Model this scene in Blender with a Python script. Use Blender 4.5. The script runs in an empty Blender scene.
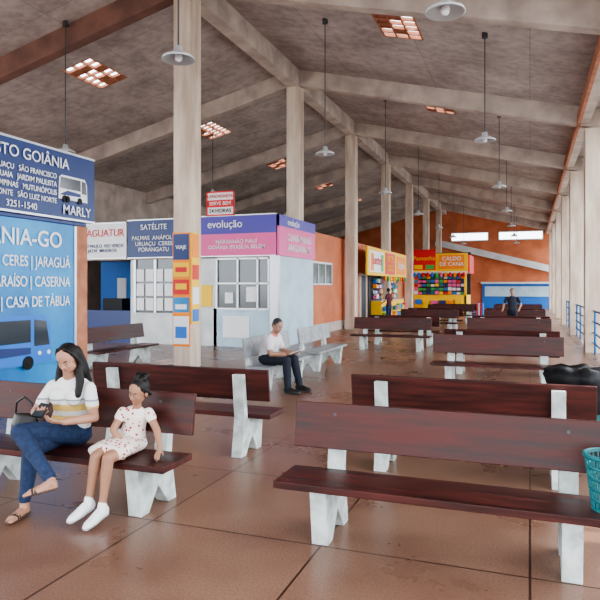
import bpy, bmesh, math, random
from mathutils import Vector, Matrix, Euler
from mathutils.bvhtree import BVHTree
random.seed(3)
V=Vector
C=bpy.context.scene.collection
ZOOM=1.0; ZC=(300,300)
try: bpy.context.scene.view_settings.look='AgX - Medium High Contrast'
except Exception: pass

# ---------------------------------------------------------------- materials
def nodes(name):
    m=bpy.data.materials.new(name); m.use_nodes=True
    nt=m.node_tree; return m,nt,nt.nodes['Principled BSDF']
def mat(name,col,rough=.6,metal=0,noise=None,col2=None,bump=0,spec=.5,scale=(1,1,1),detail=5,contrast=(.35,.65),rough2=None,coat=0):
    m,nt,b=nodes(name)
    b.inputs['Roughness'].default_value=rough; b.inputs['Metallic'].default_value=metal
    b.inputs['Specular IOR Level'].default_value=spec
    b.inputs['Coat Weight'].default_value=coat
    b.inputs['Base Color'].default_value=(*col,1)
    if noise:
        tc=nt.nodes.new('ShaderNodeTexCoord'); mp=nt.nodes.new('ShaderNodeMapping'); mp.inputs['Scale'].default_value=scale
        nz=nt.nodes.new('ShaderNodeTexNoise'); nz.inputs['Scale'].default_value=noise; nz.inputs['Detail'].default_value=detail
        cr=nt.nodes.new('ShaderNodeValToRGB'); cr.color_ramp.elements[0].position=contrast[0]; cr.color_ramp.elements[1].position=contrast[1]
        c2=col2 or tuple(c*.7 for c in col)
        cr.color_ramp.elements[0].color=(*c2,1); cr.color_ramp.elements[1].color=(*col,1)
        L=nt.links.new
        L(tc.outputs['Object'],mp.inputs[0]); L(mp.outputs[0],nz.inputs['Vector']); L(nz.outputs['Fac'],cr.inputs[0]); L(cr.outputs[0],b.inputs['Base Color'])
        if bump:
            bp=nt.nodes.new('ShaderNodeBump'); bp.inputs['Strength'].default_value=bump; bp.inputs['Distance'].default_value=.02
            L(nz.outputs['Fac'],bp.inputs['Height']); L(bp.outputs[0],b.inputs['Normal'])
        if rough2 is not None:
            mr=nt.nodes.new('ShaderNodeMapRange'); mr.inputs['To Min'].default_value=rough; mr.inputs['To Max'].default_value=rough2
            mr.inputs['From Min'].default_value=.3; mr.inputs['From Max'].default_value=.7
            L(nz.outputs['Fac'],mr.inputs['Value']); L(mr.outputs[0],b.inputs['Roughness'])
    return m
def emis(name,col,s):
    m,nt,b=nodes(name); b.inputs['Base Color'].default_value=(*col,1)
    b.inputs['Emission Color'].default_value=(*col,1); b.inputs['Emission Strength'].default_value=s; return m

M={}
M['wood']=mat('bench_wood',(.080,.016,.012),.34,noise=3,col2=(.024,.006,.005),scale=(.6,6,6),bump=.06,rough2=.5,spec=.35)
M['conc_leg']=mat('painted_concrete',(.60,.64,.62),.7,noise=9,col2=(.34,.38,.36),bump=.2)
M['grey_seat']=mat('grey_seat_paint',(.30,.31,.32),.5,noise=6,col2=(.20,.21,.22))
M['column']=mat('column_concrete',(.70,.59,.48),.85,noise=2.2,col2=(.48,.37,.29),bump=.3,scale=(2,2,.35))
M['rafter']=mat('rafter_concrete',(.60,.51,.44),.9,noise=1.8,col2=(.40,.33,.29),bump=.3)
M['rafter_red']=mat('rafter_red_stain',(.24,.12,.09),.9,noise=1.8,col2=(.15,.08,.065),bump=.3)
M['orange']=mat('orange_paint',(.62,.20,.09),.75,noise=1.2,col2=(.48,.14,.06))
M['white']=mat('white_paint',(.70,.72,.72),.6,noise=2,col2=(.55,.58,.58))
M['paleblue']=mat('pale_blue_paint',(.50,.65,.74),.6,noise=2,col2=(.40,.54,.63))
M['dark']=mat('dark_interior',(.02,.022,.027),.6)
M['glass']=mat('dark_glass',(.035,.045,.055),.12,spec=.8)
M['alu']=mat('aluminium',(.50,.51,.53),.35,.8)
M['steel']=mat('dark_steel',(.10,.10,.11),.5,.6)
M['navy']=mat('navy_sign',(.008,.028,.14),.4)
M['cyan']=mat('cyan_poster',(.02,.30,.62),.4,noise=.8,col2=(.008,.14,.40))
M['signwhite']=mat('sign_white',(.8,.8,.82),.5)
M['red']=mat('sign_red',(.65,.02,.02),.5)
M['pink']=mat('sign_pink',(.75,.11,.32),.5)
M['purple']=mat('sign_purple',(.08,.06,.36),.5)
M['yellow']=mat('sign_yellow',(.92,.56,.01),.5)
M['green']=mat('shop_green',(.05,.40,.07),.5)
M['blue']=mat('shop_blue',(.02,.16,.55),.5)
M['orangesign']=mat('banner_orange',(.90,.26,.01),.5)
M['black']=mat('black_plastic',(.008,.008,.010),.5,noise=14,col2=(.004,.004,.005),bump=.25,spec=.25)
M['teal']=mat('teal_plastic',(.015,.16,.18),.4)
M['rail']=mat('rail_blue',(.03,.13,.30),.45)
M['brick']=mat('cobogo_clay',(.50,.21,.12),.85,noise=5,col2=(.34,.14,.08))
M['lamp']=mat('lamp_enamel',(.55,.57,.58),.4,.3)
M['asphalt']=mat('asphalt',(.30,.29,.28),.9,noise=3,col2=(.22,.21,.2))
M['leaf']=mat('foliage',(.06,.16,.04),.8,noise=4,col2=(.03,.08,.02),bump=.6)

def ceiling_mat():
    m,nt,b=nodes('ceiling_concrete'); b.inputs['Roughness'].default_value=.92
    L=nt.links.new
    tc=nt.nodes.new('ShaderNodeTexCoord')
    n1=nt.nodes.new('ShaderNodeTexNoise'); n1.inputs['Scale'].default_value=.8; n1.inputs['Detail'].default_value=7; n1.inputs['Roughness'].default_value=.6
    n2=nt.nodes.new('ShaderNodeTexNoise'); n2.inputs['Scale'].default_value=5; n2.inputs['Detail'].default_value=5
    L(tc.outputs['Object'],n1.inputs['Vector']); L(tc.outputs['Object'],n2.inputs['Vector'])
    cr=nt.nodes.new('ShaderNodeValToRGB'); cr.color_ramp.elements[0].position=.32; cr.color_ramp.elements[1].position=.66
    cr.color_ramp.elements[0].color=(.34,.29,.265,1); cr.color_ramp.elements[1].color=(.56,.495,.465,1)
    L(n1.outputs['Fac'],cr.inputs[0])
    mx=nt.nodes.new('ShaderNodeMix'); mx.data_type='RGBA'; mx.blend_type='MULTIPLY'; mx.inputs['Factor'].default_value=.55
    cr2=nt.nodes.new('ShaderNodeValToRGB'); cr2.color_ramp.elements[0].position=.32; cr2.color_ramp.elements[1].position=.6
    cr2.color_ramp.elements[0].color=(.6,.57,.55,1); cr2.color_ramp.elements[1].color=(1,1,1,1)
    L(n2.outputs['Fac'],cr2.inputs[0])
    br=nt.nodes.new('ShaderNodeTexBrick'); br.offset=0; br.inputs['Scale'].default_value=1; br.inputs['Brick Width'].default_value=2.4; br.inputs['Row Height'].default_value=1.04
    br.inputs['Mortar Size'].default_value=.012; br.inputs['Color1'].default_value=(1,1,1,1); br.inputs['Color2'].default_value=(.9,.89,.88,1); br.inputs['Mortar'].default_value=(.66,.64,.62,1)
    L(tc.outputs['Object'],br.inputs['Vector'])
    mx3=nt.nodes.new('ShaderNodeMix'); mx3.data_type='RGBA'; mx3.blend_type='MULTIPLY'; mx3.inputs['Factor'].default_value=.8
    L(cr.outputs[0],mx.inputs[6]); L(cr2.outputs[0],mx.inputs[7]); L(mx.outputs[2],mx3.inputs[6]); L(br.outputs['Color'],mx3.inputs[7]); L(mx3.outputs[2],b.inputs['Base Color'])
    return m
M['ceiling']=ceiling_mat()
def floor_mat():
    m,nt,b=nodes('polished_floor'); L=nt.links.new
    tc=nt.nodes.new('ShaderNodeTexCoord')
    n1=nt.nodes.new('ShaderNodeTexNoise'); n1.inputs['Scale'].default_value=.9; n1.inputs['Detail'].default_value=6; n1.inputs['Roughness'].default_value=.55
    n2=nt.nodes.new('ShaderNodeTexNoise'); n2.inputs['Scale'].default_value=70; n2.inputs['Detail'].default_value=3
    L(tc.outputs['Object'],n1.inputs['Vector']); L(tc.outputs['Object'],n2.inputs['Vector'])
    cr=nt.nodes.new('ShaderNodeValToRGB'); cr.color_ramp.elements[0].position=.28; cr.color_ramp.elements[1].position=.75
    cr.color_ramp.elements[0].color=(.15,.070,.045,1); cr.color_ramp.elements[1].color=(.32,.185,.128,1)
    L(n1.outputs['Fac'],cr.inputs[0])
    sp=nt.nodes.new('ShaderNodeValToRGB'); sp.color_ramp.elements[0].position=.35; sp.color_ramp.elements[1].position=.6
    sp.color_ramp.elements[0].color=(.55,.55,.55,1); sp.color_ramp.elements[1].color=(1.15,1.15,1.15,1); L(n2.outputs['Fac'],sp.inputs[0])
    mx=nt.nodes.new('ShaderNodeMix'); mx.data_type='RGBA'; mx.blend_type='MULTIPLY'; mx.inputs['Factor'].default_value=.55
    L(cr.outputs[0],mx.inputs[6]); L(sp.outputs[0],mx.inputs[7])
    br=nt.nodes.new('ShaderNodeTexBrick'); br.offset=0; br.inputs['Scale'].default_value=1
    br.inputs['Brick Width'].default_value=1.25; br.inputs['Row Height'].default_value=1.25; br.inputs['Mortar Size'].default_value=.008; br.inputs['Mortar Smooth'].default_value=.2
    br.inputs['Color1'].default_value=(1,1,1,1); br.inputs['Color2'].default_value=(.82,.82,.82,1); br.inputs['Mortar'].default_value=(.2,.16,.14,1)
    L(tc.outputs['Object'],br.inputs['Vector'])
    mx2=nt.nodes.new('ShaderNodeMix'); mx2.data_type='RGBA'; mx2.blend_type='MULTIPLY'; mx2.inputs['Factor'].default_value=1
    L(mx.outputs[2],mx2.inputs[6]); L(br.outputs['Color'],mx2.inputs[7]); L(mx2.outputs[2],b.inputs['Base Color'])
    mr=nt.nodes.new('ShaderNodeMapRange'); mr.inputs['From Min'].default_value=.3; mr.inputs['From Max'].default_value=.7; mr.inputs['To Min'].default_value=.24; mr.inputs['To Max'].default_value=.36
    L(n1.outputs['Fac'],mr.inputs['Value']); L(mr.outputs[0],b.inputs['Roughness'])
    b.inputs['Specular IOR Level'].default_value=.42
    return m
M['floor']=floor_mat()

# ---------------------------------------------------------------- mesh builder
class MB:
    def __init__(s): s.v=[]; s.f=[]; s.m=[]; s.mats=[]; s.sm=[]
    def mi(s,k):
        m=M[k] if isinstance(k,str) else k
        if m not in s.mats: s.mats.append(m)
        return s.mats.index(m)
    def raw(s,vs,fs,k,smooth=False):
        o=len(s.v); s.v+= [tuple(v) for v in vs]; i=s.mi(k)
        for f in fs: s.f.append([o+x for x in f]); s.m.append(i); s.sm.append(smooth)
    def box(s,c,d,k,rot=None):
        hx,hy,hz=d[0]/2,d[1]/2,d[2]/2
        vs=[V((x,y,z)) for x in(-hx,hx) for y in(-hy,hy) for z in(-hz,hz)]
        if rot:
            R=Euler(rot).to_matrix(); vs=[R@v for v in vs]
        vs=[v+V(c) for v in vs]
        s.raw(vs,[(0,1,3,2),(4,6,7,5),(0,4,5,1),(2,3,7,6),(0,2,6,4),(1,5,7,3)],k)
    def bb(s,x0,x1,y0,y1,z0,z1,k): s.box(((x0+x1)/2,(y0+y1)/2,(z0+z1)/2),(abs(x1-x0),abs(y1-y0),abs(z1-z0)),k)
    def cyl(s,p0,p1,r0,r1,k,n=16,smooth=True,cap=True):
        p0,p1=V(p0),V(p1); d=(p1-p0).normalized(); a=d.orthogonal().normalized(); b=d.cross(a)
        vs=[]
        for p,r in((p0,r0),(p1,r1)):
            for i in range(n):
                t=2*math.pi*i/n; vs.append(p+(a*math.cos(t)+b*math.sin(t))*r)
        s.raw(vs,[(i,(i+1)%n,n+(i+1)%n,n+i) for i in range(n)],k,smooth)
        if cap:
            s.raw(vs[:n],[tuple(range(n))[::-1]],k); s.raw(vs[n:],[tuple(range(n))],k)
    def lathe(s,c,prof,k,n=24,ax=None):
        c=V(c); vs=[]
        for r,z in prof:
            for i in range(n):
                t=2*math.pi*i/n; vs.append(c+V((r*math.cos(t),r*math.sin(t),z)))
        fs=[]
        for j in range(len(prof)-1):
            for i in range(n): fs.append((j*n+i,j*n+(i+1)%n,(j+1)*n+(i+1)%n,(j+1)*n+i))
        s.raw(vs,fs,k,True)
    def ell(s,c,r,k,n=12,jit=0):
        vs=[];fs=[]
        for j in range(n+1):
            ph=math.pi*j/n
            for i in range(2*n):
                t=math.pi*i/n; q=1+random.uniform(-jit,jit)
                vs.append((c[0]+r[0]*math.sin(ph)*math.cos(t)*q,c[1]+r[1]*math.sin(ph)*math.sin(t)*q,c[2]+r[2]*math.cos(ph)*q))
        for j in range(n):
            for i in range(2*n): fs.append((j*2*n+i,(j+1)*2*n+i,(j+1)*2*n+(i+1)%(2*n),j*2*n+(i+1)%(2*n)))
        s.raw(vs,fs,k,True)
    def prism(s,prof,x0,x1,k):
        n=len(prof)
        vs=[(x0,y,z) for y,z in prof]+[(x1,y,z) for y,z in prof]
        s.raw(vs,[tuple(range(n)),tuple(range(n,2*n))[::-1]]+[(i,n+i,n+(i+1)%n,(i+1)%n) for i in range(n)],k)
    def build(s,name,bevel=0,loc=(0,0,0),rot=(0,0,0),parent=None):
        me=bpy.data.meshes.new(name); me.from_pydata(s.v,[],s.f)
        for m in s.mats: me.materials.append(m)
        me.polygons.foreach_set('material_index',s.m); me.polygons.foreach_set('use_smooth',s.sm)
        bm=bmesh.new(); bm.from_mesh(me); bmesh.ops.recalc_face_normals(bm,faces=bm.faces)
        bm.to_mesh(me); bm.free(); me.update()
        o=bpy.data.objects.new(name,me); C.objects.link(o); o.location=loc; o.rotation_euler=rot
        if bevel:
            b=o.modifiers.new('bevel','BEVEL'); b.width=bevel; b.segments=2; b.limit_method='ANGLE'; b.angle_limit=.6
        if parent: o.parent=parent
        return o
def inst(o,loc,rot=(0,0,0),name=None):
    n=o.copy(); n.name=name or o.name.split('.')[0]; n.location=loc; n.rotation_euler=rot; C.objects.link(n); return n
def text(parent,name,st,loc,size,face,k,align='CENTER',xs=1.0,bold=.004,ls=1.0):
    cu=bpy.data.curves.new(name,'FONT'); cu.body=st; cu.size=size; cu.align_x=align; cu.align_y='CENTER'; cu.extrude=.003; cu.offset=bold*size; cu.space_line=ls
    cu.materials.append(M[k]); o=bpy.data.objects.new(name,cu); C.objects.link(o)
    o.location=loc; o.rotation_euler=(math.pi/2,0,math.pi/2 if face=='x' else 0); o.scale=(xs,1,1)
    o.parent=parent; return o

# ---------------------------------------------------------------- camera
H=1.65
cam=bpy.data.cameras.new('camera'); co=bpy.data.objects.new('camera',cam); C.objects.link(co)
cam.sensor_width=36; cam.lens=36*620/600*ZOOM; cam.shift_x=ZOOM*(ZC[0]-300)/600; cam.shift_y=-ZOOM*(ZC[1]-287)/600
co.location=(0,0,H); co.rotation_euler=(math.pi/2,0,math.atan(230/620)); cam.clip_end=500
bpy.context.scene.camera=co

# ---------------------------------------------------------------- shell
RX,RZ,SL=-6.6,8.15,.245
XL,XR=-16.0,2.6
Y0,Y1=-9.0,52.0
COLY=[4.9+6.24*k for k in range(-2,8)]
zc=lambda x: RZ-SL*abs(x-RX)
b=MB(); b.bb(XL-.3,1.95,Y0-6,Y1+.3,-.15,0,'floor'); b.build('floor')
b=MB(); b.bb(-60,90,-60,160,-.35,-.16,'asphalt'); b.build('ground')
holes=[]
for k in range(-3,6):
    yh=12.95+6.24*k
    holes.append((-3.05,-2.2,yh-.75,yh+.75)); holes.append((-11.0,-10.15,yh-.45,yh+1.05))
def slope(name,xa,xb,hs):
    b=MB(); xs=sorted({xa,xb}|{h[0] for h in hs}|{h[1] for h in hs}); ys=sorted({Y0,Y1}|{h[2] for h in hs if Y0<h[2]<Y1}|{h[3] for h in hs if Y0<h[3]<Y1})
    for i in range(len(xs)-1):
        for j in range(len(ys)-1):
            cx,cy=(xs[i]+xs[i+1])/2,(ys[j]+ys[j+1])/2
            if any(h[0]<cx<h[1] and h[2]<cy<h[3] for h in hs): continue
            vs=[]
            for x in(xs[i],xs[i+1]):
                for y in(ys[j],ys[j+1]):
                    for dz in(0,.08): vs.append((x,y,zc(x)+dz))
            b.raw(vs,[(0,1,3,2),(4,6,7,5),(0,4,5,1),(2,3,7,6),(0,2,6,4),(1,5,7,3)],'ceiling')
    return b.build(name)
slope('ceiling',RX,XR,[h for h in holes if h[0]>RX])
slope('ceiling',XL-.2,RX,[h for h in holes if h[0]<RX])
for h in holes:
    if h[3]<5 : continue
    b=MB(); x0,x1,y0,y1=h; xm=(x0+x1)/2; sg=-1 if xm>RX else 1; ang=-sg*math.atan(SL)
    for i in range(4):
        x=x0+(x1-x0)*i/3; b.box((x,(y0+y1)/2,zc(x)+.03),(.04,y1-y0,.07),'brick')
    for j in range(7):
        y=y0+(y1-y0)*j/6
        b.box((xm,y,zc(xm)+.03),((x1-x0)*1.03,.04,.07),'brick',rot=(0,ang,0))
    for i in range(3):
        for j in range(6):
            if random.random()<.36:
                xx=x0+(x1-x0)*(i+.5)/3; yy=y0+(y1-y0)*(j+.5)/6
                b.box((xx,yy,zc(xx)+.04),((x1-x0)/3*.95,(y1-y0)/6*.95,.03),'brick',rot=(0,ang,0))
    b.build('ventilation_block_panel')
b=MB(); b.bb(RX-.17,RX+.17,Y0,Y1,RZ-.55,RZ-.02,'rafter'); b.build('ridge_beam')
for y in COLY:
    for sg,xe in((1,XR-.1),(-1,XL)):
        b=MB(); x0=RX+.15*sg; x1=xe
        vs=[]
        for x in(x0,x1):
            for yy in(y-.13,y+.13):
                for dz in(-.48,.02): vs.append((x,yy,zc(x)+dz))
        b.raw(vs,[(0,1,3,2),(4,6,7,5),(0,4,5,1),(2,3,7,6),(0,2,6,4),(1,5,7,3)],'rafter_red' if (sg<0 and abs(y-COLY[3])<.1) else 'rafter'); b.build('rafter',.01)
for y in COLY:
    b=MB(); b.bb(RX-.2,RX+.2,y-.22,y+.22,0,RZ-.55,'column'); b.build('concrete_column',.02)
for y in COLY[2:]:
    if y<6: continue
    b=MB(); b.bb(1.3,1.75,y-.22,y+.22,-.1,zc(1.5)-.5,'column'); b.build('concrete_column',.02)
b=MB(); b.bb(1.18,1.42,Y0,Y1,zc(1.3)-.42,zc(1.3)+.0,'rafter'); b.bb(1.12,1.2,Y0,Y1,zc(1.3)-.46,zc(1.3)-.2,'brick'); b.bb(XR-.06,XR+.04,Y0,Y1,zc(XR)-.3,zc(XR)+.16,'brick'); b.build('eave_beam')
b=MB(); b.bb(XL-.2,XL,12.5,Y1,0,zc(XL)+.05,'rafter'); b.build('wall_left')
M['daywin']=emis('daylight_glass',(.8,.9,1),5.0)
def endwall():
    b=MB()
    prof=[(XL,0),(1.9,0),(1.9,zc(1.9)),(RX,RZ),(XL,zc(XL))]
    n=len(prof); vs=[(x,Y1,z) for x,z in prof]+[(x,Y1+.25,z) for x,z in prof]
    b.raw(vs,[tuple(range(n)),tuple(range(n,2*n))]+[(i,(i+1)%n,n+(i+1)%n,n+i) for i in range(n)],'orange')
    b.build('wall_back')
    b=MB()
    for x0,x1 in((-6.0,-3.2),(-2.3,.9)):
        b.bb(x0-.08,x1+.08,Y1-.06,Y1-.0,5.35,6.1,'rafter'); b.bb(x0,x1,Y1-.08,Y1-.055,5.45,6.0,M['daywin'])
    b.build('window_1')
    b=MB(); b.bb(-3.6,1.8,Y1-.15,Y1-.02,0,1.9,'blue'); b.bb(-3.4,1.6,Y1-.2,Y1-.14,.9,1.7,'paleblue'); b.bb(-3.7,1.85,Y1-.5,Y1-.05,1.9,2.05,'white'); b.build('ticket_counter')
    b=MB(); b.box((-2.6,Y1-.5,4.1),(9.6,.5,.5),'white',rot=(0,math.radians(14.5),0)); b.build('stair_beam')
endwall()
b=MB(); WX=-6.95; BE=18.3
b.bb(WX-.2,WX,BE,Y1,0,3.55,'orange'); b.bb(WX-.2,WX+.02,BE,Y1,0,.35,'rafter'); b.build('wall_shops')
b=MB(); b.bb(-16,WX-.2,BE,Y1,3.4,3.55,'rafter'); b.build('shop_roof')
def win(name,y0,y1,z0,z1,n=3):
    b=MB(); b.bb(WX,WX+.03,y0,y1,z0,z1,'glass')
    for i in range(n+1):
        y=y0+(y1-y0)*i/n; b.bb(WX,WX+.06,y-.03,y+.03,z0,z1,'alu')
    for z in(z0,z1): b.bb(WX,WX+.06,y0,y1,z-.03,z+.03,'alu')
    b.build(name)
win('window_2',18.9,22.0,1.75,2.5,4)
for i,y in enumerate((24.2,26.2)):
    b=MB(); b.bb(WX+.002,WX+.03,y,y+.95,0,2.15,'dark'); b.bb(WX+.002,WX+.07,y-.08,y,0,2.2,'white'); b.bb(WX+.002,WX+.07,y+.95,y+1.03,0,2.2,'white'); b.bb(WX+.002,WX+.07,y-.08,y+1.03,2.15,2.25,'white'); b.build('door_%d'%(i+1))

# ---------------------------------------------------------------- ticket booths
BY=15.4; BX=-6.35
b=MB()
b.bb(-13.6,BX,BY+.02,BY+.2,2.45,3.6,'rafter')
b.bb(-13.6,BX,BY+.2,BE,3.3,3.55,'rafter')
b.bb(BX-.15,BX,BY,BE,0,2.5,'paleblue')
b.bb(BX-.18,BX-.01,BY+.02,BE,2.5,3.6,'white')
b.bb(BX-.22,BX+.02,BY-.03,BY+.12,0,2.5,'alu')
b.bb(-8.3,BX-.1,BY+.02,BY+.15,0,1.05,'paleblue')
b.bb(-9.5,-8.2,BY+.02,BY+.15,0,2.5,'white')
b.bb(-11.05,-10.9,BY+.02,BY+.15,0,2.5,'white')
b.bb(-13.6,-9.4,BY+1.9,BY+2.0,0,2.5,'blue')
for i,k in enumerate(('signwhite','cyan','yellow','signwhite')):
    b.bb(-12.9+.45*i,-12.55+.45*i,BY+1.86,BY+1.9,1.25+.1*(i%2),1.95,k)
b.bb(-12.3,-11.6,BY+.35,BY+.75,.9,1.3,'black'); b.bb(-10.9,-9.5,BY+.02,BY+.15,0,.9,'white')
b.bb(-12.95,-11.05,BY+.02,BY+.3,0,.95,'navy')
b.bb(-13.6,-12.95,BY+.02,BY+.15,0,2.5,'dark')
b.bb(-9.3,-8.8,BY-.01,BY+.03,1.0,2.3,'cyan'); b.bb(-9.25,-8.85,BY-.02,BY,1.2,1.6,'signwhite'); b.bb(-8.7,-8.35,BY-.01,BY+.03,1.1,1.7,'yellow')
b.bb(-9.35,-8.7,BY-.02,BY+.03,.15,.85,'blue'); b.bb(-8.0,-7.2,BY-.01,BY+.03,.25,.85,'signwhite')
b.build('ticket_booth')
b=MB()
b.bb(-8.2,BX-.25,BY+.06,BY+.09,1.05,2.45,'glass')
for x in(-8.2,-7.55,-6.95,BX-.27): b.bb(x-.025,x+.025,BY+.0,BY+.12,1.05,2.45,'alu')
for z in(1.05,1.75,2.43): b.bb(-8.2,BX-.25,BY+.0,BY+.12,z-.02,z+.02,'alu')
b.bb(-7.3,-7.0,BY+.03,BY+.05,1.25,1.65,'signwhite'); b.bb(-7.95,-7.7,BY+.03,BY+.05,1.2,1.5,'signwhite')
b.build('window_3')
b=MB()
b.bb(-10.9,-9.5,BY+.05,BY+.08,.9,2.45,'glass')
for x in(-10.9,-10.2,-9.5): b.bb(x-.04,x+.04,BY-.0,BY+.12,.9,2.45,'alu')
for k in range(4):
    for j in range(3):
        x=-10.72+.32*k; z=1.15+.42*j; b.bb(x-.13,x+.13,BY+.02,BY+.04,z-.18,z+.18,'signwhite')
b.build('window_4')
def sign(name,x0,x1,z0,z1,k,k2=None,y=BY):
    b=MB(); b.bb(x0,x1,y-.06,y+.015,z0,z1,k)
    if k2: b.bb(x0,x1,y-.07,y-.055,z0,z0+(z1-z0)*.55,k2)
    for z in (z0,z1): b.bb(x0,x1,y-.075,y+.015,z-.015,z+.015,'alu')
    return b.build(name)
s=sign('booth_sign',-13.2,-11.15,2.5,3.55,'signwhite')
text(s,'lettering','DAGUATUR',(-12.0,BY-.075,3.25),.30,'y','red',xs=.95); text(s,'lettering_2','SÃO PAULO  RIO VERDE\nJATAÍ  MINEIROS',(-12.0,BY-.075,2.8),.14,'y','navy')
s=sign('booth_sign',-11.1,-9.2,2.5,3.6,'navy')
text(s,'lettering','SATÉLITE',(-10.2,BY-.075,3.38),.22,'y','signwhite'); text(s,'lettering_2','PALMAS  ANÁPOLIS\nURUAÇU  CERES\nPORANGATU',(-10.2,BY-.075,2.9),.17,'y','signwhite')
s=sign('booth_sign',-9.0,BX-.02,2.5,3.62,'purple','pink')
text(s,'lettering','evolução',(-7.9,BY-.085,3.38),.30,'y','signwhite'); text(s,'lettering_2','MARANHÃO PIAUÍ\nGOIÂNIA BRASÍLIA BELÉM',(-7.55,BY-.085,2.82),.15,'y','signwhite')
b=MB(); b.bb(BX,BX+.06,BY-.05,BE,2.5,3.6,'pink'); b.bb(BX,BX+.07,BY-.05,BE,3.3,3.6,'purple'); s=b.build('booth_sign')
text(s,'lettering','evolução',(BX+.08,16.4,3.44),.26,'x','signwhite'); text(s,'lettering_2','CUIABÁ-MARABÁ\nARAGUAÍNA-MT',(BX+.08,16.9,2.88),.28,'x','signwhite',xs=.9)
b=MB(); b.bb(-8.45,-7.62,BY-.08,BY-.03,3.63,4.28,'signwhite')
for q in((-8.47,-7.6,3.62,3.66),(-8.47,-7.6,4.26,4.3),(-8.47,-8.43,3.62,4.3),(-7.64,-7.6,3.62,4.3),(-8.45,-7.62,3.86,4.06)): b.bb(q[0],q[1],BY-.095,BY-.075,q[2],q[3],'red')
s=b.build('snack_bar_sign')
text(s,'lettering','LANCHONETE',(-8.035,BY-.1,4.16),.12,'y','red'); text(s,'lettering_2','SERVE BEM',(-8.035,BY-.1,3.96),.14,'y','signwhite'); text(s,'lettering_3','24 HORAS',(-8.035,BY-.1,3.755),.15,'y','black')

cy=COLY[3]
b=MB(); yf=cy-.222
b.bb(RX-.2,RX+.2,yf-.02,yf,.45,2.75,'orangesign')
for z0,z1,k in((2.2,2.72,'navy'),(1.86,2.14,'yellow'),(1.5,1.8,'red'),(1.14,1.44,'cyan'),(.5,1.06,'signwhite')): b.bb(RX-.18,RX+.18,yf-.028,yf-.018,z0,z1,k)
for z0,z1,k in((.62,.85,'blue'),(1.6,1.72,'yellow'),(1.95,2.05,'red'),(1.2,1.3,'signwhite')): b.bb(RX-.13,RX+.13,yf-.034,yf-.026,z0,z1,k)
xf=RX+.202
b.bb(xf,xf+.02,cy-.21,cy+.1,.9,2.75,'yellow')
for z0,z1,k in((2.25,2.72,'orangesign'),(1.8,2.1,'red'),(1.3,1.65,'signwhite'),(.95,1.2,'blue')): b.bb(xf+.018,xf+.028,cy-.18,cy+.07,z0,z1,k)
s=b.build('banner_poster'); text(s,'lettering','VIAJE',(RX,yf-.032,2.45),.11,'y','signwhite')

# ---------------------------------------------------------------- bus advertising kiosk
KX=-6.6
b=MB(); b.bb(-8.4,KX-.02,5.2,7.95,0,2.62,'cyan'); b.bb(-8.5,KX+.0,5.2,8.05,2.6,2.66,'navy'); b.bb(KX-.16,KX+.02,7.78,8.05,0,2.6,'brick'); b.bb(KX-.2,KX-.06,8.05,8.1,0,2.6,'column'); b.build('advertising_kiosk',.01)
def busgfx(b,X,y0,y1,z0,z1,body):
    L=y1-y0; h=z1-z0
    n=[(y0,z0+.1*h),(y0+.02*L,z0+.9*h),(y0+.10*L,z1),(y0+.9*L,z1),(y1-.02*L,z0+.8*h),(y1,z0+.1*h)]
    b.raw([(X,y,z) for y,z in n],[tuple(range(6))],body)
    b.raw([(X+.004,y0+.04*L,z0+.5*h),(X+.004,y0+.07*L,z0+.92*h),(X+.004,y0+.75*L,z0+.92*h),(X+.004,y0+.75*L,z0+.5*h)],[(0,1,2,3)],'glass')
    b.raw([(X+.004,y0+.79*L,z0+.42*h),(X+.004,y0+.79*L,z0+.92*h),(X+.004,y0+.93*L,z0+.88*h),(X+.004,y0+.97*L,z0+.42*h)],[(0,1,2,3)],'glass')
    b.raw([(X+.004,y0+.02*L,z0+.25*h),(X+.004,y0+.3*L,z0+.45*h),(X+.004,y0+.75*L,z0+.40*h),(X+.004,y0+.75*L,z0+.28*h)],[(0,1,2,3)],'navy')
    for yy in(.2,.3,.72): b.cyl((X,y0+yy*L,z0+.12*h),(X+.008,y0+yy*L,z0+.12*h),.13*h,.13*h,'black')
    for yy in(.85,.96): b.cyl((X,y0+yy*L,z0+.28*h),(X+.008,y0+yy*L,z0+.28*h),.04*h,.04*h,'signwhite')
b=MB(); b.bb(KX-.05,KX+.03,5.2,8.2,2.68,3.68,'navy')
for z in(2.68,3.68): b.bb(KX-.06,KX+.04,5.2,8.2,z-.015,z+.015,'alu')
b.bb(KX+.03,KX+.035,6.0,7.3,2.71,2.83,'navy')
busgfx(b,KX+.04,7.38,8.02,2.93,3.33,'signwhite')
s=b.build('destination_sign')
X=KX+.045
text(s,'lettering','POSTO GOIÂNIA',(X,7.6,3.49),.22,'x','signwhite','RIGHT'); 
text(s,'lettering_2','URUAÇU   SÃO FRANCISCO\nARAGUAIA   JARDIM PAULISTA\nCAMPINAS   MUTUNÓPOLIS\nB. HORIZONTE   SÃO LUIZ NORTE',(X,7.34,3.1),.108,'x','signwhite','RIGHT',xs=.88,ls=1.12)
text(s,'lettering_3','MARLY',(X,7.78,2.81),.2,'x','signwhite'); text(s,'lettering_4','3251-1540',(X,6.95,2.78),.13,'x','signwhite','RIGHT')
b=MB(); b.bb(KX-.02,KX+.03,5.2,7.75,.55,2.58,'cyan')
for a in(5.2,7.72): b.bb(KX-.02,KX+.045,a,a+.05,.55,2.58,'alu')
busgfx(b,KX+.035,5.6,7.25,.5,1.25,'blue')
s=b.build('route_poster')
text(s,'lettering','GOIÂNIA-GO',(X,7.45,2.33),.32,'x','signwhite','RIGHT',bold=.012)
text(s,'lettering_2','CERES | JARAGUÁ\nPARAÍSO | CASERNA\nARAGUAIA | CASA DE TÁBUA',(X,7.62,1.72),.21,'x','signwhite','RIGHT',xs=.78,ls=1.35)

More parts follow.
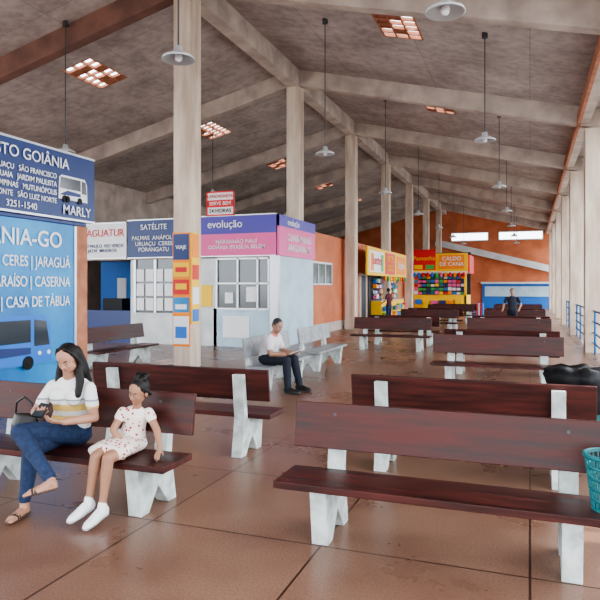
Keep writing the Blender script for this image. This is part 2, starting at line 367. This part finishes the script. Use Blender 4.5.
# ---------------------------------------------------------------- snack shops
def clutter(b,x0,x1,y,z0,z1,nx,nz,axis='y'):
    cols=['red','yellow','green','blue','orangesign','pink','signwhite','teal','navy']
    for i in range(nx):
        for j in range(nz):
            x=x0+(x1-x0)*(i+.5)/nx; z=z0+(z1-z0)*j/nz; w=(x1-x0)/nx*.8; h=(z1-z0)/nz*random.uniform(.5,.85)
            if axis=='y': b.box((x,y,z+h/2),(w,.15,h),random.choice(cols))
            else: b.box((y,x,z+h/2),(.15,w,h),random.choice(cols))
b=MB(); SX=-6.3
b.bb(SX-.08,SX,25.0,33.6,2.15,3.35,'yellow'); b.bb(SX,SX+.02,25.3,28.0,2.3,3.2,'signwhite'); b.bb(SX,SX+.02,28.4,30.5,2.25,3.25,'red'); b.bb(SX,SX+.02,31,33.2,2.3,3.2,'orangesign')
b.bb(SX+.02,SX+.03,25.5,26.0,2.35,3.1,'orangesign'); b.bb(SX+.02,SX+.03,27.4,27.9,2.35,3.1,'green')
b.bb(WX+.01,WX+.05,27.6,33.6,0,2.2,'dark')
for q in((28.0,29.6),(30.15,33.4)):
    b.bb(WX+.06,SX-.1,q[0],q[1],0,1.0,'yellow'); b.bb(WX+.06,SX-.08,q[0],q[1],1.0,1.05,'alu')
clutter(b,28.1,29.5,WX+.2,1.1,2.1,5,4,'x'); clutter(b,30.2,33.3,WX+.2,1.1,2.1,9,4,'x'); clutter(b,28.1,29.5,SX-.0,.15,.9,4,2,'x'); clutter(b,30.3,33.2,SX-.0,.15,.9,6,2,'x')
for i in range(9): b.ell((SX+.02,28.3+.6*i,2.05),(.07,.09,.12),random.choice(['yellow','red','green','orangesign']),6)
s=b.build('snack_shop')
text(s,'lettering','Lanches',(SX+.04,26.65,2.8),.55,'x','red'); text(s,'lettering_2','PASTEL\nSUCOS',(SX+.03,29.45,2.75),.42,'x','yellow')
text(s,'lettering_3','Salgados',(SX+.03,32.1,2.75),.5,'x','signwhite')
b=MB(); KY=38.5
b.bb(-6.9,-3.6,KY,KY+3,0,1.15,'yellow'); b.bb(-6.9,-3.6,KY+2.9,KY+3,0,3.9,'dark'); b.bb(-6.9,-3.5,KY-.05,KY+3,2.5,2.6,'signwhite')
for x in(-6.83,-3.65): b.bb(x-.07,x+.07,KY,KY+.14,0,2.6,'yellow')
b.bb(-6.9,-3.5,KY-.1,KY,2.6,3.7,'yellow'); b.bb(-6.8,-5.4,KY-.14,KY-.1,2.7,3.95,'red'); b.bb(-5.2,-3.7,KY-.14,KY-.1,2.75,3.6,'orangesign')
b.bb(-6.7,-6.2,KY-.17,KY-.14,2.75,3.0,'yellow'); b.bb(-6.0,-5.5,KY-.17,KY-.14,2.75,3.0,'green')
b.bb(-3.5,-3.4,KY,KY+3,2.5,3.6,'red')
clutter(b,-6.8,-3.7,KY+.3,1.2,2.4,12,5); clutter(b,-6.7,-3.8,KY-.1,.2,1.0,6,2)
for i in range(12): b.ell((-6.7+.27*i,KY-.05,2.4),(.1,.08,.16),random.choice(['yellow','red','green','orangesign','pink','blue']),6)
s=b.build('snack_kiosk'); text(s,'lettering','Pamonha',(-6.1,KY-.18,3.4),.36,'y','yellow'); text(s,'lettering_2','CALDO\nDE CANA',(-4.45,KY-.15,3.2),.33,'y','signwhite')
b=MB()
for i in range(5): b.box((-3.0+.1*i,KY-.6,0.35),(.08,.5,.7),random.choice(['red','blue','white']))
b.build('magazine_rack')

# ---------------------------------------------------------------- benches
LEG=[(-.19,0),(-.09,0),(.03,.17),(.17,0),(.28,0),(.215,.36),(.265,.80),(.195,.80),(.13,.357),(-.24,.357),(-.225,.27)]
def bench_mesh(name,wood,leg,L=1.03,lx=.74):
    b=MB(); b.box((0,-.075,.380),(2*L,.40,.045),wood)
    b.box((0,.150,.690),(2*L,.035,.31),wood,rot=(math.radians(-8.5),0,0))
    for x in(-lx,lx): b.prism(LEG,x-.055,x+.055,leg)
    for x in(-lx,lx):
        for z in(.6,.77): b.cyl((x,.12+(z-.6)*.12,z),(x,.145+(z-.6)*.12,z),.012,.012,'steel',8)
    return b.build(name,.008)
BXR=-.52; BXL=-3.40
b0=bench_mesh('waiting_bench','wood','conc_leg'); b0.location=(BXR,3.95,0)
def bench(x,y,rz=0): return inst(b0,(x,y,0),(0,0,rz),'waiting_bench')
PI=math.pi
bench(BXL,3.95); bench(BXL,5.68,PI); bench(BXR,5.72,PI)
for y in(10.6,16.7,23.0,29.4): bench(BXR,y); bench(BXR,y+1.75,PI)
for y in(16.0,22.4,28.8): bench(BXL,y); bench(BXL,y+1.75,PI)
bench(-8.0,10.8,PI/2)
g0=bench_mesh('grey_bench','grey_seat','conc_leg',.95,.7); g0.location=(-4.05,9.75,0); g0.rotation_euler=(0,0,PI/2)
inst(g0,(-4.05,12.2,0),(0,0,PI/2),'grey_bench')

# ---------------------------------------------------------------- pendants
r=[(.02,.16),(.05,.15),(.06,.08),(.12,.055),(.2,.015),(.215,-.02),(.20,-.02),(.11,.03),(.0,.05)]
def pendant(x,y,z=4.6):
    b=MB(); b.lathe((x,y,z),r,'lamp'); b.ell((x,y,z+.01),(.05,.05,.06),'signwhite',8)
    b.cyl((x,y,z+.12),(x,y,zc(x)-.0),.012,.012,'steel',6); b.cyl((x,y,zc(x)-.1),(x,y,zc(x)+.01),.06,.06,'steel',12)
    b.build('pendant_lamp')
for k in range(7):
    pendant(-.85,6.75+6.2*k); pendant(-4.25,6.95+6.1*k)
for y in(10.9,17.6,23.9): pendant(-9.5,y+.0)

# ---------------------------------------------------------------- bins
b=MB(); cx,cyy=.44,6.55
b.lathe((cx,cyy,0),[(0,0),(.2,0),(.25,.7),(.27,.72),(.0,.72)],'teal')
prof=[(.275,.45),(.285,.55),(.28,.66),(.30,.74),(.31,.80),(.29,.85),(.20,.875),(.1,.86),(0,.85)]
n=40; vs=[];fs=[]
for j,(rr,z) in enumerate(prof):
    for i in range(n):
        t=2*PI*i/n; q=1+.05*math.sin(t*7+j)+.03*math.sin(t*13+2*j)+random.uniform(-.015,.015)
        vs.append((cx+rr*q*math.cos(t),cyy+rr*q*math.sin(t),z+.02*math.sin(t*5+j*1.3)))
for j in range(len(prof)-1):
    for i in range(n): fs.append((j*n+i,j*n+(i+1)%n,(j+1)*n+(i+1)%n,(j+1)*n+i))
b.raw(vs,fs,'black',True); b.build('trash_bin')
b=MB(); cx,cyy,z0=.43,3.86,.404
b.lathe((cx,cyy,z0),[(0,0),(.095,0),(.10,.01),(0,.01)],'teal',28)
for z,rr in((0,.10),(.06,.108),(.12,.116),(.18,.124),(.24,.132),(.30,.14)):
    b.lathe((cx,cyy,z0+z),[(rr-.004,-.006),(rr+.005,-.006),(rr+.005,.008),(rr-.004,.008),(rr-.004,-.006)],'teal',28)
b.lathe((cx,cyy,z0+.31),[(.136,-.02),(.15,-.02),(.153,.0),(.136,.004),(.136,-.02)],'teal',28)
for i in range(28):
    t=2*PI*i/28; b.cyl((cx+.10*math.cos(t),cyy+.10*math.sin(t),z0),(cx+.14*math.cos(t),cyy+.14*math.sin(t),z0+.3),.0045,.0045,'teal',5)
b.build('waste_basket')
b=MB()
for y0 in [9.0+1.56*k for k in range(14)]:
    b.cyl((1.5,y0,0),(1.5,y0,1.05),.03,.03,'rail',8)
for z in(.25,.5,.78,1.05): b.cyl((1.5,9,z),(1.5,29.3,z),.025,.025,'rail',8)
b.build('safety_railing')
b=MB(); b.bb(3.2,30,62,62.5,-.15,2.4,'paleblue'); b.build('boundary_wall')
for x,y,s in((6,70,3.5),(12,75,4),(5,90,4.5),(18,66,4)):
    b=MB(); b.cyl((x,y,-.2),(x,y,s),.2,.12,'brick',8)
    for k in range(9): b.ell((x+random.uniform(-1,1)*s*.35,y+random.uniform(-1,1)*s*.3,s+random.uniform(-.2,.6)*s*.6),(s*.35,s*.35,s*.28),'leaf',10,.06)
    b.build('tree')

# ---------------------------------------------------------------- people
def sk(name,c): 
    return mat(name,c,.5,noise=12,col2=tuple(x*.85 for x in c))
M['skin_w']=sk('skin_tan',(.46,.24,.16)); M['skin_g']=sk('skin_brown',(.36,.18,.11)); M['skin_m']=sk('skin_man',(.36,.19,.13))
M['lips']=mat('lips',(.38,.10,.09),.45); M['eye']=mat('eye_white',(.45,.43,.42),.3); M['iris']=mat('iris',(.02,.012,.01),.2)
M['hair']=mat('black_hair',(.010,.007,.006),.5,noise=60,col2=(.004,.003,.003),bump=.4,scale=(3,3,.3),spec=.3)
M['hair_m']=mat('short_dark_hair',(.03,.026,.024),.6,noise=60,bump=.4)
M['jeans']=mat('blue_jeans',(.018,.038,.10),.85,noise=26,col2=(.010,.022,.06),bump=.2)
M['navy_cloth']=mat('navy_trousers',(.010,.014,.026),.85,noise=12,bump=.2)
M['polo']=mat('white_shirt',(.66,.62,.62),.8,noise=5,col2=(.55,.50,.52),bump=.2)
M['pinkcloth']=mat('pink_collar',(.55,.16,.13),.8); M['darkshirt']=mat('dark_shirt',(.02,.025,.04),.8); M['redshirt']=mat('maroon_shirt',(.10,.02,.03),.8)
M['sole']=mat('shoe_white',(.75,.75,.75),.6); M['solegrey']=mat('shoe_sole_grey',(.35,.35,.36),.7); M['leather']=mat('black_leather',(.012,.011,.011),.4); M['sandal']=mat('sandal_tan',(.09,.045,.025),.6)
def striped():
    m,nt,b=nodes('striped_blouse'); L=nt.links.new; b.inputs['Roughness'].default_value=.85
    tc=nt.nodes.new('ShaderNodeTexCoord'); sp=nt.nodes.new('ShaderNodeSeparateXYZ'); mr=nt.nodes.new('ShaderNodeMapRange')
    mr.inputs['From Min'].default_value=.55; mr.inputs['From Max'].default_value=.95
    cr=nt.nodes.new('ShaderNodeValToRGB'); cr.color_ramp.interpolation='CONSTANT'
    e=cr.color_ramp.elements; e[0].position=0; e[0].color=(.70,.68,.64,1); e[1].position=.10; e[1].color=(.60,.40,.12,1)
    for p,c in((.24,(.70,.68,.64,1)),(.34,(.62,.42,.13,1)),(.48,(.70,.70,.69,1)),(.56,(.25,.28,.33,1)),(.59,(.75,.74,.73,1))):
        q=e.new(p); q.color=c
    L(tc.outputs['Object'],sp.inputs[0]); L(sp.outputs['Z'],mr.inputs['Value']); L(mr.outputs[0],cr.inputs[0]); L(cr.outputs[0],b.inputs['Base Color']); return m
def dotted():
    m,nt,b=nodes('cherry_dress'); L=nt.links.new; b.inputs['Roughness'].default_value=.85
    tc=nt.nodes.new('ShaderNodeTexCoord'); vo=nt.nodes.new('ShaderNodeTexVoronoi'); vo.inputs['Scale'].default_value=30; vo.inputs['Randomness'].default_value=.6
    cr=nt.nodes.new('ShaderNodeValToRGB'); e=cr.color_ramp.elements; e[0].position=.26; e[0].color=(.40,.02,.03,1); e[1].position=.32; e[1].color=(.76,.68,.62,1)
    L(tc.outputs['Object'],vo.inputs['Vector']); L(vo.outputs['Distance'],cr.inputs[0]); L(cr.outputs[0],b.inputs['Base Color']); return m
M['striped']=striped(); M['dotted']=dotted()

class Body:
    def __init__(s): s.v=[];s.f=[];s.m=[];s.mats=[]
    def mi(s,k):
        if k not in s.mats: s.mats.append(k)
        return s.mats.index(k)
    def rings(s,R,k):
        o=len(s.v); n=len(R[0]); i0=s.mi(k)
        for r in R: s.v+=[tuple(p) for p in r]
        for j in range(len(R)-1):
            for i in range(n): s.f.append((o+j*n+i,o+j*n+(i+1)%n,o+(j+1)*n+(i+1)%n,o+(j+1)*n+i)); s.m.append(i0)
        s.f.append(tuple(o+i for i in range(n))[::-1]); s.m.append(i0)
        s.f.append(tuple(o+(len(R)-1)*n+i for i in range(n))); s.m.append(i0)
    def loft(s,secs,k,side=(1,0,0),n=18,rnd=1.0):
        P=[V(q[0]) for q in secs]; side=V(side); R=[]
        def ring(c,ax,a,b):
            sd=(side-ax*side.dot(ax)); sd=sd.normalized() if sd.length>1e-4 else ax.orthogonal().normalized()
            bd=ax.cross(sd); return [c+sd*(a*math.cos(2*PI*i/n))+bd*(b*math.sin(2*PI*i/n)) for i in range(n)]
        axs=[]
        for i in range(len(P)):
            a=P[max(i-1,0)];b_=P[min(i+1,len(P)-1)]; axs.append((b_-a).normalized())
        c,a,b_=P[0],secs[0][1],secs[0][2]; h=min(a,b_)*rnd
        for th in(.12,.5,.95): R.append(ring(c-axs[0]*h*math.cos(th),axs[0],a*math.sin(th),b_*math.sin(th)))
        for i in range(len(P)): R.append(ring(P[i],axs[i],secs[i][1],secs[i][2]))
        c,a,b_=P[-1],secs[-1][1],secs[-1][2]; h=min(a,b_)*rnd
        for th in(.95,.5,.12): R.append(ring(c+axs[-1]*h*math.cos(th),axs[-1],a*math.sin(th),b_*math.sin(th)))
        s.rings(R,k)
    def cap(s,p0,p1,r0,r1,k,n=14): s.loft([(p0,r0,r0),(p1,r1,r1)],k,side=(V(p1)-V(p0)).orthogonal(),n=n)
    def limb(s,pts,k):
        s.loft([(p,r,r) for p,r in pts],k,side=(V(pts[-1][0])-V(pts[0][0])).orthogonal(),n=16)
    def ell(s,c,r,k,fr=None,n=10):
        X,Y,Z=fr if fr else (V((1,0,0)),V((0,1,0)),V((0,0,1))); c=V(c); R=[]
        for j in range(1,2*n):
            ph=PI*j/(2*n); R.append([c+X*(r[0]*math.sin(ph)*math.cos(2*PI*i/18))+Y*(r[1]*math.sin(ph)*math.sin(2*PI*i/18))+Z*(r[2]*math.cos(ph)) for i in range(18)])
        s.rings(R,k)
    def head(s,c,f,u,S,skin,hair,kind='short'):
        f=V(f).normalized(); u=V(u); u=(u-f*u.dot(f)).normalized(); r=f.cross(u); c=V(c); fr=(r,f,u)
        P=lambda x,y,z:c+(r*x+f*y+u*z)*S
        E=lambda x,y,z,rx,ry,rz,k:s.ell(P(x,y,z),(rx*S,ry*S,rz*S),k,fr)
        E(0,-.03,.12,.335,.41,.37,skin); E(0,.08,-.16,.265,.29,.30,skin); E(0,.20,-.36,.12,.13,.10,skin); E(0,.20,-.08,.26,.16,.2,skin)
        s.cap(P(0,.35,.03),P(0,.435,-.11),.03*S,.048*S,skin); 
        for q in(-1,1):
            E(.04*q,.385,-.125,.04,.04,.03,skin)
            E(.335*q,-.03,-.04,.045,.08,.13,skin)
            E(.135*q,.335,.02,.052,.036,.018,'eye'); E(.135*q,.355,.018,.028,.02,.022,'iris')
            s.cap(P(.08*q,.352,.045),P(.19*q,.325,.045),.010*S,.009*S,skin)
            s.cap(P(.07*q,.372,.10),P(.21*q,.33,.11),.013*S,.009*S,hair)
            E(.15*q,.26,-.12,.09,.08,.09,skin)
        E(0,.355,-.235,.09,.035,.018,'lips'); E(0,.345,-.265,.07,.035,.022,'lips')
        if kind=='long':
            E(0,-.10,.16,.375,.40,.375,hair); E(0,-.20,-.1,.35,.28,.42,hair)
            for q in(-1,1):
                s.loft([(P(.12*q,.14,.46),.10*S,.06*S),(P(.27*q,.08,.28),.08*S,.08*S),(P(.35*q,-.02,0),.06*S,.10*S),(P(.36*q,-.08,-.35),.07*S,.11*S),(P(.37*q,-.08,-.62),.07*S,.10*S)],hair,side=r)
        elif kind=='bun':
            E(0,-.07,.15,.36,.40,.385,hair); E(0,-.16,-.06,.335,.28,.28,hair)
            for a in range(9):
                E(.15*math.cos(a*.9),-.22+.15*math.sin(a*.9),.52+.05*math.sin(a*2),.14,.14,.13,hair)
            for q in(-1,1): 
                for a in range(4): E(.33*q,-.02-.08*a,.12-.08*a,.07,.07,.08,hair)
        else:
            E(0,-.07,.16,.355,.40,.365,hair); E(0,-.17,-.05,.33,.27,.25,hair)
    def hand(s,w,d,nrm,L,skin,q=1,curl=.5):
        w=V(w); d=V(d).normalized(); nrm=V(nrm); nrm=(nrm-d*nrm.dot(d)).normalized(); sd=d.cross(nrm)*q
        s.loft([(w,L*.14,L*.10),(w+d*L*.15,L*.17,L*.09),(w+d*L*.34,L*.21,L*.085),(w+d*L*.46,L*.21,L*.075)],skin,side=sd)
        for i,(o,ln) in enumerate(((.165,.42),(.055,.48),(-.055,.45),(-.16,.34))):
            b=w+d*L*.46+sd*L*o; a=curl*.6
            d1=(d*math.cos(a)+nrm*math.sin(a)+sd*o*.6).normalized(); k1=b+d1*L*ln*.45
            a2=curl*1.5; d2=(d*math.cos(a2)+nrm*math.sin(a2)).normalized(); k2=k1+d2*L*ln*.32
            a3=curl*2.2; d3=(d*math.cos(a3)+nrm*math.sin(a3)).normalized(); k3=k2+d3*L*ln*.22
            r=L*.044; s.limb([(b,r*1.05),(k1,r),(k2,r*.9),(k3,r*.8)],skin)
        b=w+d*L*.12+sd*L*.13; k1=b+(d*.6+sd*.7+nrm*.25).normalized()*L*.22; k2=k1+(d*.85+sd*.2+nrm*.4).normalized()*L*.2
        s.limb([(b,L*.07),(k1,L*.056),(k2,L*.045)],skin)
    def shoe(s,heel,toe,k,W,hgt,sole=None,strap=None):
        heel,toe=V(heel),V(toe); d=(toe-heel); side=d.cross(V((0,0,1))).normalized(); up=side.cross(d).normalized()
        s.loft([(heel+up*hgt*.55,W*.72,hgt*.62),(heel+d*.3+up*hgt*.55,W*.8,hgt*.62),(heel+d*.6+up*hgt*.40,W,hgt*.42),(heel+d*.85+up*hgt*.32,W*.95,hgt*.33)]+([] if strap else [(heel+d*.97+up*hgt*.28,W*.6,hgt*.25)]),k,side=side,rnd=.5 if strap else 1)
        if sole: s.loft([(heel+up*.006,W*.85,.012),(heel+d*.3+up*.006,W*.85,.012),(heel+d*.65+up*.006,W*1.12,.012),(heel+d*1.0+up*.006,W*.85,.012)],sole,side=side)
        if strap:
            for i,(o,ln) in enumerate(((-.7,.15),(-.3,.17),(.02,.15),(.34,.12),(.66,.08))):
                p=heel+d*.86+side*W*o+up*hgt*.3; s.cap(p,p+d*ln-up*.004,.011 if i==0 else .0085,.010 if i==0 else .007,k)
            for t in(.62,.72): 
                s.loft([(heel+d*(t-.025)+up*hgt*.36,W*1.1,hgt*.46),(heel+d*(t+.025)+up*hgt*.34,W*1.1,hgt*.44)],strap,side=side,rnd=.15)
    def build(s,name,vox=.006,smooth=3,parent=None):
        me=bpy.data.meshes.new(name+'_raw'); me.from_pydata(s.v,[],s.f)
        bm=bmesh.new(); bm.from_mesh(me); bmesh.ops.recalc_face_normals(bm,faces=bm.faces); bm.to_mesh(me); bm.free()
        o=bpy.data.objects.new(name,me); C.objects.link(o)
        r=o.modifiers.new('r','REMESH'); r.mode='VOXEL'; r.voxel_size=vox; r.adaptivity=0
        sm=o.modifiers.new('s','SMOOTH'); sm.factor=.5; sm.iterations=smooth
        dg=bpy.context.evaluated_depsgraph_get(); dg.update()
        nm=bpy.data.meshes.new_from_object(o.evaluated_get(dg))
        o.modifiers.clear(); nm.name=name; nm.materials.clear()
        for k in s.mats: nm.materials.append(M[k])
        bv=BVHTree.FromPolygons([V(v) for v in s.v],s.f)
        idx=[]
        for p in nm.polygons:
            h=bv.find_nearest(p.center); idx.append(s.m[h[2]])
        nm.polygons.foreach_set('material_index',idx); nm.polygons.foreach_set('use_smooth',[True]*len(idx)); nm.update()
        o.data=nm
        return o

# --- woman
w=Body(); sd=V((.97,.24,0))
hipR=V((-3.52,4.0,.49)); hipL=V((-3.36,4.0,.50))
w.loft([((-3.44,4.02,.46),.165,.125),((-3.43,4.0,.55),.16,.12),((-3.42,3.99,.62),.13,.10)],'jeans',side=sd,rnd=.5)
w.loft([((-3.425,3.99,.57),.165,.13),((-3.41,3.985,.66),.142,.112),((-3.395,3.965,.76),.152,.125),((-3.385,3.945,.84),.165,.112),((-3.38,3.935,.895),.165,.078),((-3.378,3.93,.93),.12,.058)],'striped',side=sd,rnd=.4)
for q in(-.065,.065): w.ell(V((-3.385,3.915,.80))+sd*q+V((.015,-.045,0)),(.068,.055,.072),'striped')
w.cap((-3.378,3.93,.92),(-3.36,3.885,1.02),.048,.044,'skin_w')
w.head((-3.345,3.865,1.095),(.12,-.80,-.42),(0,-.40,.9),.222,'skin_w','hair','long')
w.loft([((-3.35,3.92,1.14),.08,.06),((-3.345,3.965,1.03),.095,.05),((-3.34,4.0,.90),.10,.04),((-3.33,4.02,.76),.06,.03)],'hair',side=sd)
w.loft([((-3.275,3.91,1.02),.03,.035),((-3.255,3.895,.92),.035,.028),((-3.25,3.865,.82),.025,.02)],'hair',side=sd)
w.loft([((-3.44,3.90,1.05),.03,.03),((-3.455,3.90,.95),.035,.028),((-3.46,3.875,.87),.022,.018)],'hair',side=sd)
shR=V((-3.53,3.91,.868)); elR=V((-3.60,3.80,.68)); wrR=V((-3.43,3.63,.715))
w.limb([(shR,.05),(shR.lerp(elR,.35),.05),(shR.lerp(elR,.62),.05)],'striped'); w.limb([(shR,.042),(shR.lerp(elR,.6),.04),(elR,.036)],'skin_w'); w.limb([(elR,.036),(elR.lerp(wrR,.3),.036),(wrR,.025)],'skin_w')
w.hand(wrR,(.75,-.45,.15),(0.1,.3,.95),.17,'skin_w',q=-1,curl=.55)
shL=V((-3.225,3.965,.862)); elL=V((-3.10,3.87,.66)); wrL=V((-3.20,3.66,.66))
w.limb([(shL,.05),(shL.lerp(elL,.35),.05),(shL.lerp(elL,.62),.05)],'striped'); w.limb([(shL,.042),(shL.lerp(elL,.6),.04),(elL,.036)],'skin_w'); w.limb([(elL,.036),(elL.lerp(wrL,.3),.036),(wrL,.025)],'skin_w')
w.hand(wrL,(-.65,-.6,.12),(-.5,.1,.8),.17,'skin_w',q=1,curl=.5)
knR=V((-3.40,3.55,.47)); anR=V((-3.415,3.50,.10))
w.limb([(hipR,.098),(hipR.lerp(knR,.4),.09),(knR,.065)],'jeans'); w.limb([(knR,.064),(knR.lerp(anR,.3),.06),(knR.lerp(anR,.75),.046),(anR+V((0,0,.03)),.045)],'jeans')
w.cap(anR+V((0,0,.03)),anR+V((0,.0,-.04)),.034,.034,'skin_w')
w.shoe((-3.425,3.53,.012),(-3.385,3.32,.012),'skin_w',.038,.055,'sandal','leather')
knL=V((-3.46,3.50,.60)); anL=V((-3.10,3.40,.34))
w.limb([(hipL,.10),(hipL.lerp(knL,.4),.09),(knL,.066)],'jeans'); w.limb([(knL,.066),(knL.lerp(anL,.3),.06),(knL.lerp(anL,.75),.046),(anL,.045)],'jeans')
w.cap(anL,anL+V((.04,-.02,-.03)),.034,.032,'skin_w')
w.shoe((-3.04,3.40,.27),(-3.20,3.28,.235),'skin_w',.038,.055,'sandal','leather')
w.build('seated_woman',.005,5)
b=MB(); b.box((0,0,0),(.078,.16,.009),'black'); b.box((0,0,.005),(.07,.145,.002),'glass'); b.build('mobile_phone',.003,loc=(-3.335,3.575,.752),rot=(math.radians(25),math.radians(10),math.radians(20)))
b=Body(); b.loft([((-3.80,3.90,.47),.13,.055),((-3.80,3.90,.55),.13,.06),((-3.80,3.90,.62),.10,.03)],'leather',side=(1,.1,0),rnd=.6)
P=[V((-3.90,3.90,.62)),V((-3.88,3.89,.72)),V((-3.80,3.89,.77)),V((-3.72,3.89,.72)),V((-3.70,3.90,.62))]
for i in range(4): b.cap(P[i],P[i+1],.009,.009,'leather')
b.build('handbag',.005,2)

# --- girl
g=Body(); sd=V((.93,.36,0))
g.loft([((-2.83,3.97,.46),.115,.095),((-2.82,3.96,.54),.095,.08),((-2.79,3.945,.62),.085,.07),((-2.77,3.93,.70),.095,.065),((-2.762,3.925,.735),.075,.045)],'dotted',side=sd,rnd=.5)
g.loft([((-2.84,3.97,.47),.13,.075),((-2.84,3.85,.475),.145,.075),((-2.84,3.74,.475),.155,.07),((-2.84,3.67,.465),.16,.062)],'dotted',side=(1,0,0),rnd=.4)
g.cap((-2.76,3.925,.74),(-2.74,3.91,.81),.033,.031,'skin_g')
g.head((-2.72,3.895,.875),(-.12,-.93,-.28),(.16,-.2,.95),.195,'skin_g','hair','bun')
for sh,el,wr,hd in (((-2.855,3.885,.715),(-2.875,3.80,.60),(-2.765,3.78,.475),(.3,-.6,-.45)),((-2.675,3.955,.71),(-2.585,3.93,.59),(-2.515,3.86,.48),(.1,-.6,-.5))):
    sh,el,wr=V(sh),V(el),V(wr)
    g.limb([(sh,.040),(sh.lerp(el,.30),.040)],'dotted'); g.limb([(sh,.032),(el,.027)],'skin_g'); g.limb([(el,.027),(el.lerp(wr,.3),.026),(wr,.018)],'skin_g')
    g.hand(wr,hd,(0,-.3,-.9),.105,'skin_g',q=1,curl=.25)
for hp,kn,an,toe in (((-2.89,3.93,.465),(-2.87,3.60,.455),(-2.90,3.56,.15),(-.05,-.15,-.045)),((-2.78,3.93,.465),(-2.76,3.59,.455),(-2.785,3.56,.125),(-.03,-.155,-.045))):
    hp,kn,an,toe=V(hp),V(kn),V(an),V(toe)
    g.limb([(hp,.06),(kn,.043)],'skin_g'); g.limb([(kn,.042),(kn.lerp(an,.3),.04),(kn.lerp(an,.8),.027),(an,.026)],'skin_g')
    g.cap(an+V((0,0,.015)),an+V((0,0,-.02)),.032,.036,'sole')
    hl=an+V((.01,.03,-.06)); g.shoe(hl,hl+toe*1.15,'sole',.037,.066,'solegrey')
g.build('seated_girl',.0045,4)

# --- man on grey bench (faces +X)
m=Body()
m.loft([((-4.0,9.22,.46),.165,.13),((-3.98,9.22,.55),.165,.13)],'navy_cloth',side=(0,1,0),rnd=.5)
m.loft([((-3.98,9.22,.54),.17,.14),((-3.95,9.21,.66),.17,.145),((-3.90,9.19,.78),.185,.13),((-3.87,9.18,.86),.18,.095),((-3.85,9.17,.90),.09,.07)],'polo',side=(.15,1,0),rnd=.4)
m.loft([((-3.85,9.17,.885),.085,.075),((-3.83,9.16,.915),.065,.06)],'pinkcloth',side=(0,1,0),rnd=.3)
m.cap((-3.85,9.17,.90),(-3.79,9.13,.98),.055,.052,'skin_m')
m.head((-3.76,9.11,1.035),(.80,-.40,-.45),(.4,-.15,.9),.23,'skin_m','hair_m')
for sh,el,wr in (((-3.86,9.0,.84),(-3.80,8.93,.60),(-3.58,9.0,.60)),((-3.86,9.35,.84),(-3.78,9.40,.60),(-3.56,9.26,.60))):
    sh,el,wr=V(sh),V(el),V(wr)
    m.limb([(sh,.062),(sh.lerp(el,.6),.06)],'polo'); m.limb([(sh,.048),(el,.042)],'skin_m'); m.limb([(el,.042),(el.lerp(wr,.3),.041),(wr,.029)],'skin_m')
    m.hand(wr,(.9,(9.13-wr.y)*1.5,0),(0,(9.13-wr.y),.6),.19,'skin_m',q=1 if sh.y<9.1 else -1,curl=.6)
for hp,kn,an in (((-3.98,9.12,.50),(-3.56,9.0,.50),(-3.52,8.95,.10)),((-3.98,9.32,.50),(-3.54,9.27,.50),(-3.44,9.25,.10))):
    hp,kn,an=V(hp),V(kn),V(an)
    m.limb([(hp,.10),(kn,.072)],'navy_cloth'); m.limb([(kn,.072),(kn.lerp(an,.4),.066),(an,.056)],'navy_cloth')
    m.shoe((an.x-.04,an.y,.012),(an.x+.21,an.y-.06,.012),'leather',.048,.08,'leather')
m.build('seated_man',.008)
b=MB(); b.box((0,0,0),(.2,.27,.006),'signwhite'); b.box((0,0,.004),(.16,.22,.002),'grey_seat'); b.build('newspaper',0,loc=(-3.42,9.12,.655),rot=(.1,-.35,0))

def standing(name,x,y,f,h,shirt,pants,skin,arm='down'):
    s=h/1.7; m=Body(); f=V(f).normalized(); r=f.cross(V((0,0,1)))
    P=lambda a,c,z:V((x,y,0))+(r*a+f*c)*s+V((0,0,z*s))
    m.loft([(P(0,0,.92),.16*s,.11*s),(P(0,0,1.05),.14*s,.10*s),(P(0,0,1.25),.17*s,.115*s),(P(0,0,1.38),.17*s,.085*s),(P(0,0,1.43),.08*s,.06*s)],shirt,side=r,rnd=.4)
    m.loft([(P(0,0,.84),.16*s,.11*s),(P(0,0,.95),.155*s,.11*s)],pants,side=r)
    m.cap(P(0,0,1.40),P(0,.02,1.50),.055*s,.05*s,skin); m.head(P(0,.04,1.59),f+V((0,0,-.25)),(0,0,1),.225*s,skin,'hair_m')
    for q in(-1,1):
        sh=P(.19*q,0,1.36); el=P(.30*q,.02,1.12); wr=P(.27*q,.22,.98)
        m.limb([(sh,.062*s),(sh.lerp(el,.6),.055*s)],shirt); m.limb([(sh,.045*s),(el,.04*s),(wr,.028*s)],skin)
        m.hand(wr,f+V((0,0,-.5)),V((0,0,-1)),.18*s,skin,q=-q,curl=.4)
        hp=P(.09*q,0,.88); kn=P(.11*q,.02,.48); an=P(.12*q,-.02,.09)
        m.limb([(hp,.092*s),(kn,.065*s),(an,.05*s)],pants); m.shoe(P(.12*q,-.06,.012/s),P(.15*q,.2,.012/s),'leather',.045*s,.08*s,'leather')
    m.build(name,.012,2)
standing('standing_man',-.55,21.9,(-.2,-1,0),1.60,'darkshirt','navy_cloth','skin_m')
standing('standing_customer',-5.85,27.1,(-.9,.3,0),1.6,'redshirt','jeans','skin_m')

# ---------------------------------------------------------------- lighting
wd=bpy.data.worlds.new('sky'); bpy.context.scene.world=wd; wd.use_nodes=True
bg=wd.node_tree.nodes['Background']; bg.inputs[0].default_value=(.88,.94,1,1); bg.inputs[1].default_value=6.3
sun=bpy.data.lights.new('sun','SUN'); sun.energy=8; sun.angle=.01; sun.color=(1,.95,.88); so=bpy.data.objects.new('sun',sun); C.objects.link(so)
so.rotation_euler=V((.45,-.25,-1)).to_track_quat('-Z','Y').to_euler()
